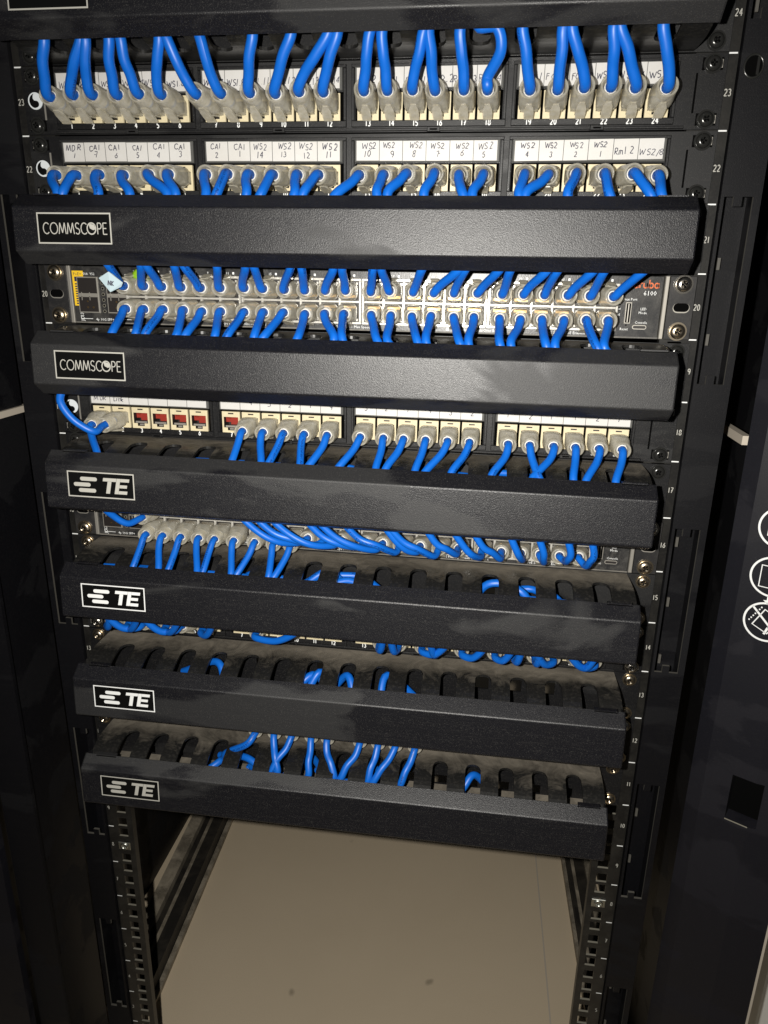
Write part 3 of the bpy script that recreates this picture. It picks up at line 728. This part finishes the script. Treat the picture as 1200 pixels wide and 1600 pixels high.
def cover_mesh(kind):
    mb=MB()
    pts=[(-59.0,43.2,0)]
    def rc(p0,p1,p2,r_):   # rounded corner
        a=Vector(p0);b=Vector(p1);c=Vector(p2); d1=(a-b).normalized();d2=(c-b).normalized(); ang=d1.angle(d2); l=r_/math.tan(ang/2)
        s_=b+d1*l; e=b+d2*l; out=[]
        for i in range(5):
            t_=i/4; out.append(tuple((s_*(1-t_)+b*t_)*(1-t_)+(b*(1-t_)+e*t_)*t_))
        return out
    A=(-58.5,43.4);B=(-69.0,35.2)
    C,D=((-70.5,7.6),(-60.5,-.8)) if kind=='comm' else ((-70.8,2.4),(-64.0,-1.0))
    prof=[A]+rc(A,B,C,2.2)+rc(B,C,D,2.2)+[D]
    inner=[(y+1.8 if i not in(0,len(prof)-1) else y+1.4,z+(-.9 if z>22 else .9)) for i,(y,z) in enumerate(prof)]
    loop=prof+inner[::-1]; n=len(loop); 
    HW=218.6; bev=1.0
    rings=[]
    for x,sh in ((-HW,.7),(-HW+bev,0),(HW-bev,0),(HW,.7)):
        rings.append([(x,y+(sh if k<len(prof) else 0),z+(0)) for k,(y,z) in enumerate(loop)])
    vs=[p for r_ in rings for p in r_]; fs=[]
    for a in range(3):
        for i in range(n): j=(i+1)%n; fs.append((a*n+i,a*n+j,(a+1)*n+j,(a+1)*n+i))
    mb.add(vs,fs,'cover')
    m_=len(prof)
    for ri in (0,3):
        for i in range(m_-1): 
            q=(ri*n+i,ri*n+i+1,ri*n+n-2-i,ri*n+n-1-i); mb.add([vs[t] for t in q],[(0,1,2,3)],'cover')
        # end walls closing the cover at both sides
    for x in (-HW+1.2,HW-1.2):
        e=[(x,y+.9,z) for y,z in prof]+[(x,-50,2),(x,-50,41)]
        mb.add(e,[tuple(range(len(e)))],'cover')
    return mb
def clip_tabs(mb):
    for x in (-208,196): mb.box(x,x+17,-58.9,-55.5,42.6,44.0,'cover'); mb.box(x-.4,x+17.4,-59.6,-58.8,42.2,43.0,'hole')
def badge(kind,tone):
    mb=MB(); k=tone
    def T(x,y,z): # front face leans slightly: plane through (-69.2,35)...(-70.4,8)
        return (x,-70.35+(z-8)*1.5/27.8+.0+y,z)
    x0,x1,z0,z1=-200.4,-148.6,12.0,31.4
    def quad(a,b,c,d,y,kk): mb.add([T(a,y,c),T(b,y,c),T(b,y,d),T(a,y,d)],[(0,1,2,3)],kk)
    mb.box(x0,x1,-.7,.3,z0,z1,'plate',T)
    e=.9
    quad(x0,x1,z0,z0+e,-.85,k);quad(x0,x1,z1-e,z1,-.85,k);quad(x0,x0+e,z0+e,z1-e,-.85,k);quad(x1-e,x1,z0+e,z1-e,-.85,k)
    t=MB()
    if kind=='comm':
        s_='COMMSC'; h=6.9; x=-196.4; w_=stroke(t,s_,x,18.2,h,.62,0,k,0,.80,.10)
        cx=x+w_+2.5; t.ribbon(arc(cx,18.2+h/2,3.0,h/2,90,450,20)[:-1],.8,0,k,True)
        t.poly([(cx-1.0,18.2+h*.94),(cx+2.4,18.2+h*.8),(cx+2.5,18.2+h*.42),(cx+1.1,18.2+h*.36),(cx-1.1,18.2+h*.52),(cx-1.6,18.2+h*.8)],0,k,.05)
        stroke(t,'PE',cx+3.9,18.2,h,.62,0,k,0,.80,.10)
    else:
        zc=21.6; H=2.4
        def pill(xa,xb,z,r_=1.45): return arc(xa+r_,z,r_,r_,90,270,6)+arc(xb-r_,z,r_,r_,270,450,6)
        t.poly(pill(-190.4,-177.2,zc+4.3),0,k,.05); t.poly(pill(-195.6,-182.4,zc),0,k,.05); t.poly(pill(-192.0,-178.4,zc-4.3),0,k,.05)
        sh=.2
        def para(a,b,c,d): t.poly([(a+c*sh,zc-5.8+c),(b+c*sh,zc-5.8+c),(b+d*sh,zc-5.8+d),(a+d*sh,zc-5.8+d)],0,k,.05)
        X=-174.6; para(X,X+10.2,9.1,11.6); para(X+3.8,X+6.8,0,9.0)
        X=-164.2; para(X,X+2.9,0,11.6); para(X+3.0,X+9.6,0,2.4); para(X+3.0,X+8.8,4.6,6.9); para(X+3.0,X+9.8,9.2,11.6)
    mb.add([T(v[0],-.9+v[1],v[2]) for v in t.v],t.f,k)
    return mb
cover_me={}; duct_top=None; duct_bot=None
def manager(n,kind,label,screws,tone='dimwhite'):
    global cover_me,duct_top,duct_bot
    t=unit_thing('cable_manager',label,'cable manager',n,'horizontal cable managers')
    b=MB()
    # back plate: ears and a web with windows
    xs=[-241.3,-222,-205,-160,-130,-95,-60,-20,20,62,98,128,136,156,164,190,198,222,241.3]; zs=[.4,9,36,44.0]
    xs=[-241.3]; 
    for c in SLOTS: xs+=[c-5.4,c+5.4]
    xs.append(241.3); zs=[.4,3,12.5,17,32,44.0]
    low={k for k in range(15)} if n==11 else set(); high={13:{3,4,11,12,13,6},15:{11},11:set()}.get(n,set())
    H={(1+2*k,1) for k in low}|{(1+2*k,3) for k in high}
    plate_grid(b,xs,zs,H,0,2,'panel')
    b.build('back_plate',t)
    if duct_top is None:
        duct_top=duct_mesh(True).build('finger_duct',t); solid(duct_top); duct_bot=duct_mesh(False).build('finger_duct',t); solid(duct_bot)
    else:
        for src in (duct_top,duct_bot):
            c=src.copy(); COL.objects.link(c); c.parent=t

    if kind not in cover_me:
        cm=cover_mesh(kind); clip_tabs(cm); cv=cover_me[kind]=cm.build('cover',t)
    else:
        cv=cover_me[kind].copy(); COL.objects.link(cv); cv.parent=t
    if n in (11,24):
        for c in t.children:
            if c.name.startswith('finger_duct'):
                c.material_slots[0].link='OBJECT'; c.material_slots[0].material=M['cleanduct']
    bd=badge(kind,tone).build('badge',cv)
    k=0
    for x in (-232.5,232.5):
        for z in (38.1,6.35):
            if screws[k]: screw(t,x,z,screws[k],-.2)
            k+=1
    return t
manager(24,'comm','topmost black cable manager cover, cut by the upper edge of the picture',B4)
manager(21,'comm','black cover with COMMSCOPE badge just below the WS2 label row',B4)
manager(19,'comm','black cover with COMMSCOPE badge directly under the aruba switch',B4)
manager(17,'te','first black cover with TE badge, below the red empty jacks',B4)
manager(15,'te','black cover with bright TE badge directly below the lower switch',('brassy',)*4,'white')
manager(13,'te','third TE cover, its dusty slotted duct with few cables exposed above',('brassy',)*4,'white')
manager(11,'te','lowest black cover with dim TE badge, open rack space beneath',('brassy',)*4)
M_ledges=None

# ------------------------------------------------------------------ patch cables
def superring(w_,h_,e,y,n=24,cz=0):
    out=[]
    for i in range(n):
        a=2*math.pi*i/n; c,s_=math.cos(a),math.sin(a)
        out.append((w_*math.copysign(abs(c)**e,c),y,cz+h_*math.copysign(abs(s_)**e,s_)))
    return out
bm_=MB()
bm_.ring_loft([superring(5.8,4.6,.35,2),superring(5.9,5.0,.35,-3.5),superring(6.5,6.2,.45,-5.5),superring(6.7,6.5,.5,-9),superring(6.6,6.5,.6,-14),superring(6.3,6.3,.85,-18),superring(6.15,6.15,1,-23),superring(5.9,5.9,1,-24),superring(5.2,5.2,1,-24.2),superring(4.7,4.7,1,-23),superring(4.2,4.2,1,-14),superring(3.3,3.3,1,-12)],'boot',True,False)
boot0=bm_.build('boot')
rg=MB()
for i,y in enumerate((-13.0,-15.4,-17.8,-20.2)):
    rg.ring_loft([superring(3.15,3.15,1,y-.9,16),superring(3.95-.08*i,3.95-.08*i,1,y-.5,16),superring(3.95-.08*i,3.95-.08*i,1,y+.5,16),superring(3.15,3.15,1,y+.9,16)],'rings',False,False)
rings0=rg.build('strain_relief')
lt=MB()
def lt_sec(y,z,w_,h_): return [(-w_,y,z-h_),(w_,y,z-h_),(w_,y,z+h_),(-w_,y,z+h_)]
lt.ring_loft([lt_sec(-17,-6.3,1.6,.5),lt_sec(-13,-7.2,2.9,.7),lt_sec(-8,-8.6,3.0,.8),lt_sec(-4.5,-9.5,2.8,.8),lt_sec(-3,-9.4,2.4,.6)],'boot',True,True,False)
lt.ring_loft([lt_sec(-6,-6.6,2.6,.5),lt_sec(1,-4.6,2.6,.5)],'boot',True,True,False)
latch0=lt.build('latch_tab')
for o in (boot0,rings0,latch0): COL.objects.unlink(o)
def catmull(P_,n=7):
    out=[]; Q=[P_[0]*2-P_[1]]+P_+[P_[-1]*2-P_[-2]]
    for i in range(1,len(Q)-2):
        for k in range(n):
            t_=k/n; a,b,c,d=Q[i-1],Q[i],Q[i+1],Q[i+2]
            out.append(.5*((2*b)+(c-a)*t_+(2*a-5*b+4*c-d)*t_*t_+(3*b-a-3*c+d)*t_**3))
    out.append(P_[-1]); return out
def tube(mb,path,r_=3.1,n=12,k='blue'):
    t0=(path[1]-path[0]).normalized(); nrm=t0.orthogonal().normalized(); base=len(mb.v); L=0
    if mb.uv is None: mb.uv=[]
    vs=[]; phase=random.random()
    nrm.rotate(Matrix.Rotation(random.uniform(0,6.28),3,t0))
    for i,p in enumerate(path):
        t_=(path[min(i+1,len(path)-1)]-path[max(i-1,0)]).normalized()
        nrm=(nrm-t_*nrm.dot(t_)).normalized(); bn=t_.cross(nrm)
        if i: L+=(p-path[i-1]).length
        for q in range(n+1):
            a=2*math.pi*q/n; v=p+(nrm*math.cos(a)+bn*math.sin(a))*r_; vs.append(tuple(v)); mb.uv.append((L,q/n))
    fs=[]
    for i in range(len(path)-1):
        for q in range(n): a=i*(n+1)+q; fs.append((a,a+1,a+n+2,a+n+1))
    mb.add(vs,fs,k,True)
PLUG_Y=-2.0
def patch_cable(un,x,z,exitp,duct_n,label,group,flip=False,side=None,bulge=14,tilt=None,run=None,mid=None,rad=None):
    """plug in unit un at local x,z; the cable leaves to exitp (rack mm), then lies along the duct of unit duct_n"""
    base=unit_pt(un,x,PLUG_Y,z)
    t=thing('patch_cable',label,'cable',base,(0,0,0),group)
    ex=Vector(exitp)-base
    yaw=max(-.22,min(.22,ex.x*.004))+random.uniform(-.03,.03); pit=max(-.20,min(.20,ex.z*.0035))+random.uniform(-.02,.02)
    if tilt: yaw,pit=tilt
    R=Matrix.Rotation(yaw,3,'Z')@Matrix.Rotation(-pit,3,'X')
    e=R.to_euler()
    bo=boot0.copy(); COL.objects.link(bo); bo.parent=t; bo.rotation_euler=(R@Matrix.Rotation(math.pi if flip else 0,3,'Y')).to_euler()
    la=latch0.copy(); COL.objects.link(la); la.parent=bo
    ri=rings0.copy(); COL.objects.link(ri); ri.parent=bo
    ax=R@Vector((0,-1,0))
    ey=1.32 if un in (23,22) else 1.0
    bo.scale=(1.06 if un==23 else 1,ey,1.06 if un==23 else 1)
    p0=ax*10*ey; p1=ax*19*ey; p2=ax*25.5*ey
    rad=rad or {23:3.45,22:3.15,20:2.95,18:2.8,16:2.65,14:2.9,12:3.0}[un]
    sg=1 if ex.z>0 else -1
    pts=[p0,p1,p2]
    if mid: pts+= [Vector(q)-base for q in mid]
    else:
        far=ax*(25*ey+bulge*.5)
        far+=Vector((ex.x*.22,0,sg*min(7,abs(ex.z)*.28)))
        pts.append(far)
        h=abs(ex.z)
        if h>24: pts.append(Vector((ex.x*.62+far.x*.1,(far.y*.55+ex.y*.45)-1.5,ex.z*.62)))
    pts.append(ex)
    sd=side if side else (-1 if exitp[0]<0 else 1)
    dz=(duct_n-1)*U+random.uniform(12,32); rn=run if run else random.uniform(40,110)
    y_=random.uniform(-44,-12)
    if ex.z>0 or ex.z<=0:
        a=Vector((exitp[0]+sd*7,exitp[1]+4,(exitp[2]*.45+dz*.55)))-base
        b=Vector((exitp[0]+sd*24,min(-12,y_),dz))-base
        c=Vector((max(-214,min(214,exitp[0]+sd*rn)),y_,dz+random.uniform(-4,4)))-base
        pts+=[a,b,c]
    mb=MB(); mb.uv=[]; tube(mb,catmull(pts),rad)
    mb.build('jacket',t)
    return t
ORD=['first','second','third','fourth','fifth','sixth','seventh','eighth','ninth','tenth','eleventh','twelfth','thirteenth','fourteenth','fifteenth','sixteenth','seventeenth','eighteenth','nineteenth','twentieth','twenty-first','twenty-second','twenty-third','twenty-fourth']
E23={1:-190.8,2:-165.6,3:-163.0,4:-147.1,5:-139.8,6:-113.9,7:-110.2,8:-88.0,9:-53.5,10:-28.9,11:-5.4,12:-0.2,13:20.2,14:27.2,15:52.7,16:55.3,17:74.0,18:84.4,19:110.3,20:133.9,21:138.6,22:162.5,23:165.7,24:189.9}
for p,X in E23.items():
    mid=None
    if p==18:
        b=unit_pt(23,port_x(18),0,PORTZ); mid=[(b.x-1,-36,b.z+9),(b.x+6,-46,b.z+20),(b.x+3,-50,b.z+31)]
    patch_cable(23,port_x(p),PORTZ,(X,-51,1025.7),24,'blue patch cable in port %d of the topmost patch panel, rising under the cover'%p,'blue cables rising from the topmost patch panel',mid=mid)
E22={1:-194.3,2:-190.9,3:-164.8,4:-142.4,5:-115.9,6:-110.1,7:-89.3,8:-82.3,9:-61.7,10:-52.2,11:-29.5,12:-23.9,13:-2.3,14:24.8,15:31.5,16:54.9,17:80.0,18:85.6,19:114.7,20:118.5,21:144.5,22:170.0,23:194.7,24:200.8}
for p,X in E22.items():
    patch_cable(22,port_x(p),PORTZ,(X,-50,933.5),21,'blue patch cable in %s port of the second patch panel, bending down'%ORD[p-1],'blue cables dropping from the second patch panel')
E20u={1:-164.0,2:-139.3,3:-136.0,4:-115.3,5:-108.9,6:-84.8,7:-64.6,8:-59.2,9:-33.1,10:-26.1,11:-3.9,12:2.2,13:23.2,14:28.4,15:55.9,16:80.5,17:84.2,18:106.1,19:112.9,20:136.4,21:142.9,22:165.2,23:171.9,24:195.9}
tagged=None
for p,X in E20u.items():
    o=patch_cable(20,sw_x(p),SWZ[1],(X,-50,890.1),21,('blue cable in upper row of the upper switch, %s column from left'%ORD[p-1]) if p>1 else 'blue cable wearing a pale blue tag, upper switch, first column of the upper row','blue cables rising from the upper row of the upper switch',flip=True)
    if p==1: tagged=o
E20l={1:-164.8,2:-147.0,3:-139.9,4:-116.6,5:-110.0,6:-88.5,7:-79.7,8:-60.3,9:-53.4,10:-29.3,11:-3.7,12:2.1,13:26.0,14:33.0,15:53.5,16:59.5,17:81.9,18:87.9,19:108.6,20:115.8,21:138.8,22:144.6,23:171.3,24:176.1}
for p,X in E20l.items():
    patch_cable(20,sw_x(p),SWZ[0],(X,-50,842.7),19,'blue cable in lower row of the upper switch, %s column from left'%ORD[p-1],'blue cables dropping from the lower row of the upper switch')
E18={1:-187.5,8:-83.5,9:-60.0,10:-55.6,11:-31.0,12:-25.6,13:-3.2,14:25.6,15:32.1,16:54.0,17:60.4,18:79.7,19:108.3,20:143.0,21:136.9,22:165.8,23:173.9,24:194.3}
for p,X in E18.items():
    patch_cable(18,port_x(p),PORTZ,(X,-47,749),17,'blue patch cable in port %d of the patch panel with empty red jacks'%p,'blue cables of the patch panel with red jacks',tilt=(-.0+random.uniform(-.04,.04),-.12) if p>1 else (.1,-.15))
b=unit_pt(18,port_x(2),0,PORTZ)
patch_cable(18,port_x(2),PORTZ,(-211,-46,799),19,'blue patch cable in port 2 beside the red jacks, looping left and upward','blue cables of the patch panel with red jacks',tilt=(-.15,-.12),mid=[(-194,-38,b.z-5),(-206,-43,b.z+4),(-213,-46,b.z+17)],side=1,run=30)
E16={1:-169.1,2:-147.2,3:-139.7,4:-115.4,5:-111.2,6:-87.8,7:-84.1,8:-57.8,9:-54.3}
for p,X in E16.items():
    patch_cable(16,sw_x(p),SWZ[0],(X,-47,659),15,'blue cable dropping from lower row of the lower switch, %s column from left'%ORD[p-1],'blue cables dropping from the lower switch',tilt=(random.uniform(-.04,.04),-.10))
for p in range(10,25):
    j9=random.uniform(-9,9) if p<21 else 0; x=sw_x(p); lead=j9+[38,36,40,37,36,34,32,30,28,24,18,10,4,-2,-4][p-10]; z=15*U
    b=unit_pt(16,x,0,SWZ[0])
    patch_cable(16,x,SWZ[0],(x-lead-6,-52,z+U+3),17,'blue cable sagging from lower switch and sweeping up left, %s column'%ORD[p-1],'blue cables sweeping up behind the first TE cover',
        tilt=(random.uniform(-.16,-.04),.20),mid=[(x-lead*.16,-35-random.random()*3,b.z+4.0+random.uniform(-1.5,1.5)),(x-lead*.46,-44-random.random()*5,b.z+11.5+random.uniform(-2.5,2.5)),(x-lead*.8,-50,b.z+18)],side=-1,run=60)
b=unit_pt(16,sw_x(1),0,SWZ[1])
patch_cable(16,sw_x(1),SWZ[1],(-184,-52,15*U+46),17,'lone blue cable in upper row of the lower switch, curling up left','blue cables sweeping up behind the first TE cover',tilt=(-.1,-.05),flip=True,mid=[(-174,-38,b.z-2),(-181,-45,b.z+6)],side=1,run=30)
for p in [1,2,3,4,5,6,8]+list(range(14,25)):
    x=port_x(p); b=unit_pt(14,x,0,PORTZ)
    lead={1:14,2:22,3:-22,4:24,5:-22,6:20,8:48,14:6,15:-4,16:24,17:-6,18:20,19:14,20:4,21:2,22:-18,23:10,24:-26}[p]
    patch_cable(14,x,PORTZ,(x+lead,-52,13*U+46),15,'blue cable looping up from port %d of the patch panel above third TE cover'%p,'blue cables looping under the second TE cover',
        tilt=(lead*.004,.24),mid=[(x+lead*.15,-34,b.z+6),(x+lead*.55,-42,b.z+9),(x+lead*.9,-48,b.z+20)],side=1 if lead>0 else -1,run=50)
E12={8:-106.4,9:-56.6,10:-62.4,11:-29.5,12:-7.3,13:-1.8,14:21.2,15:26.1,16:48.9}
for p,X in E12.items():
    patch_cable(12,port_x(p),PORTZ,(X,-44 if p!=8 else -30,478 if p!=8 else 482),11,'blue patch cable dropping from port %d of the lowest patch panel into the duct'%p,'blue cables above the lowest TE cover',tilt=(random.uniform(-.05,.05),-.1),side=-1,run=26)
# loose runs lying inside the ducts, seen through the slots
def run_cable(pts,label):
    b=Vector(pts[0]); t=thing('loose_cable',label,'cable',b,(0,0,0),'blue cables lying inside the ducts')
    mb=MB(); mb.uv=[]; tube(mb,catmull([Vector(p)-b for p in pts],8)); mb.build('jacket',t)
z=12*U
run_cable([(-150,-10,z+14),(-112,-26,z+36),(-100,-38,z+22),(-84,-40,z+12),(-50,-44,z+16),(-28,-30,z+34),(-16,-20,z+14)],'blue cable inside the third TE duct, seen through its left slots')
run_cable([(-36,-44,z+10),(-22,-30,z+37),(-14,-24,z+18),(2,-30,z+36),(10,-44,z+20)],'blue cable crossing behind the middle slots of the third TE duct')
run_cable([(-60,-40,z+10),(-30,-44,z+24),(4,-40,z+22),(28,-44,z+16),(34,-24,z+36),(60,-16,z+10)],'blue cable threading past the centre slots of the third TE duct')
z=14*U
run_cable([(-70,-20,z+8),(-34,-28,z+26),(-14,-24,z+36),(10,-36,z+24),(40,-24,z+12)],'blue cable behind the left centre slots of the second TE duct')
run_cable([(-50,-44,z+8),(-24,-40,z+22),(4,-34,z+34),(30,-42,z+20),(56,-44,z+12),(80,-30,z+6)],'blue cable slanting past centre slots of the second TE duct')
run_cable([(14,-24,z+34),(30,-36,z+28),(54,-46,z+18),(80,-40,z+10),(120,-30,z+8)],'blue cable dipping right behind the second TE duct fingers')
run_cable([(96,-20,z+8),(112,-26,z+36),(138,-28,z+32),(150,-46,z+14),(160,-30,z+6)],'blue cable curled in a right slot of the second TE duct')
run_cable([(150,-24,z+36),(164,-32,z+30),(176,-44,z+20),(190,-30,z+8)],'blue cable in the rightmost cabled slot of the second TE duct')
z=16*U
run_cable([(-165,-20,z+10),(-138,-34,z+30),(-112,-36,z+31),(-86,-40,z+20)],'blue cable glimpsed in the left slots of the first TE duct')
z=10*U
run_cable([(-120,-12,z+20),(-88,-30,z+34),(-66,-36,z+22),(-50,-24,z+10)],'short blue length in the left slot of the lowest duct')
run_cable([(60,-30,z+10),(82,-44,z+19),(100,-36,z+28),(110,-26,z+37),(124,-16,z+18)],'blue cable crossing two right slots of the lowest duct')
# the pale tag on the first cable of the upper switch
tg=MB()
def tagpt(a,b_): return (a,-47-6*math.sin(a*.0)+0,b_)
b=unit_pt(20,sw_x(1),PLUG_Y,SWZ[1])
o_=tagged
tg.add([(-19,-44,7),(-6,-46,13),(-3,-45,11),(4,-40,3),(1,-39,-1),(-10,-41,-6)],[(0,1,2,3,4,5)],'tag')
tg.add([(-19,-43.2,7),(-6,-45.2,13),(-3,-44.2,11),(4,-39.2,3),(1,-38.2,-1),(-10,-40.2,-6)],[(0,5,4,3,2,1)],'tag')
t2=MB(); stroke(t2,'NK',-8.5,.5,4.4,.75,0,'ink',0.02,.8,.12)
tg.add([(v[0]+v[2]*.2,-45.6+(v[0]+9)*.42,v[2]-(v[0]+9)*.1) for v in t2.v],t2.f,'ink')
tg.v=[(2+(a+8)*.66,b_-2,3+(c-2)*.72) for a,b_,c in tg.v]
tgo=tg.build('name_tag',tagged)
# green-yellow pull tab near the left end of the upper switch
gb=unit_pt(20,-158.0,-9,37.0)
gt=MB(); gt.ring_loft([[(a[0],y,a[1]) for a in arc(0,0,7.5*s_,5.2*s_,0,345,14)] for y,s_ in ((0,1),(-2,1),(-3.4,.7),(-3.8,.2))],'lcd',True,True)
gt.ribbon([(1,-1),(4,-4),(5,-7)],2.4,-3.2,'lcd')
go=gt.build('pull_tab'); go.location=gb*S; tag(go,'small lime green plastic tab above the upper switch ports','pull tab')

# ------------------------------------------------------------------ cage nuts on the bare rails
for x,lab in ((-232.5,'bare zinc cage nut in the left rail below the lowest cover'),(232.5,'bare zinc cage nut in the right rail at unit 8')):
    t=thing('cage_nut',lab,'cage nut',(x,2.2,7*U+(38.1 if x<0 else 22.2)),(0,0,0),'cage nuts left in the rails')
    if x<0: t.location.z=(7*U+22.2)*S
    mb=MB(); mb.bbox(-6.2,6.2,-1.4,-.3,-4.4,4.4,'zinc',.3); mb.build('cage',t)
    mb=MB(); n=6
    R=lambda rr,yy:[(rr*math.cos(2*math.pi*i/16),yy,rr*math.sin(2*math.pi*i/16)) for i in range(16)]
    mb.ring_loft([R(3.9,-1.4),R(3.9,-2.4),R(2.4,-2.6),R(2.2,-.9)],'zinc',False,True); mb.build('nut',t)
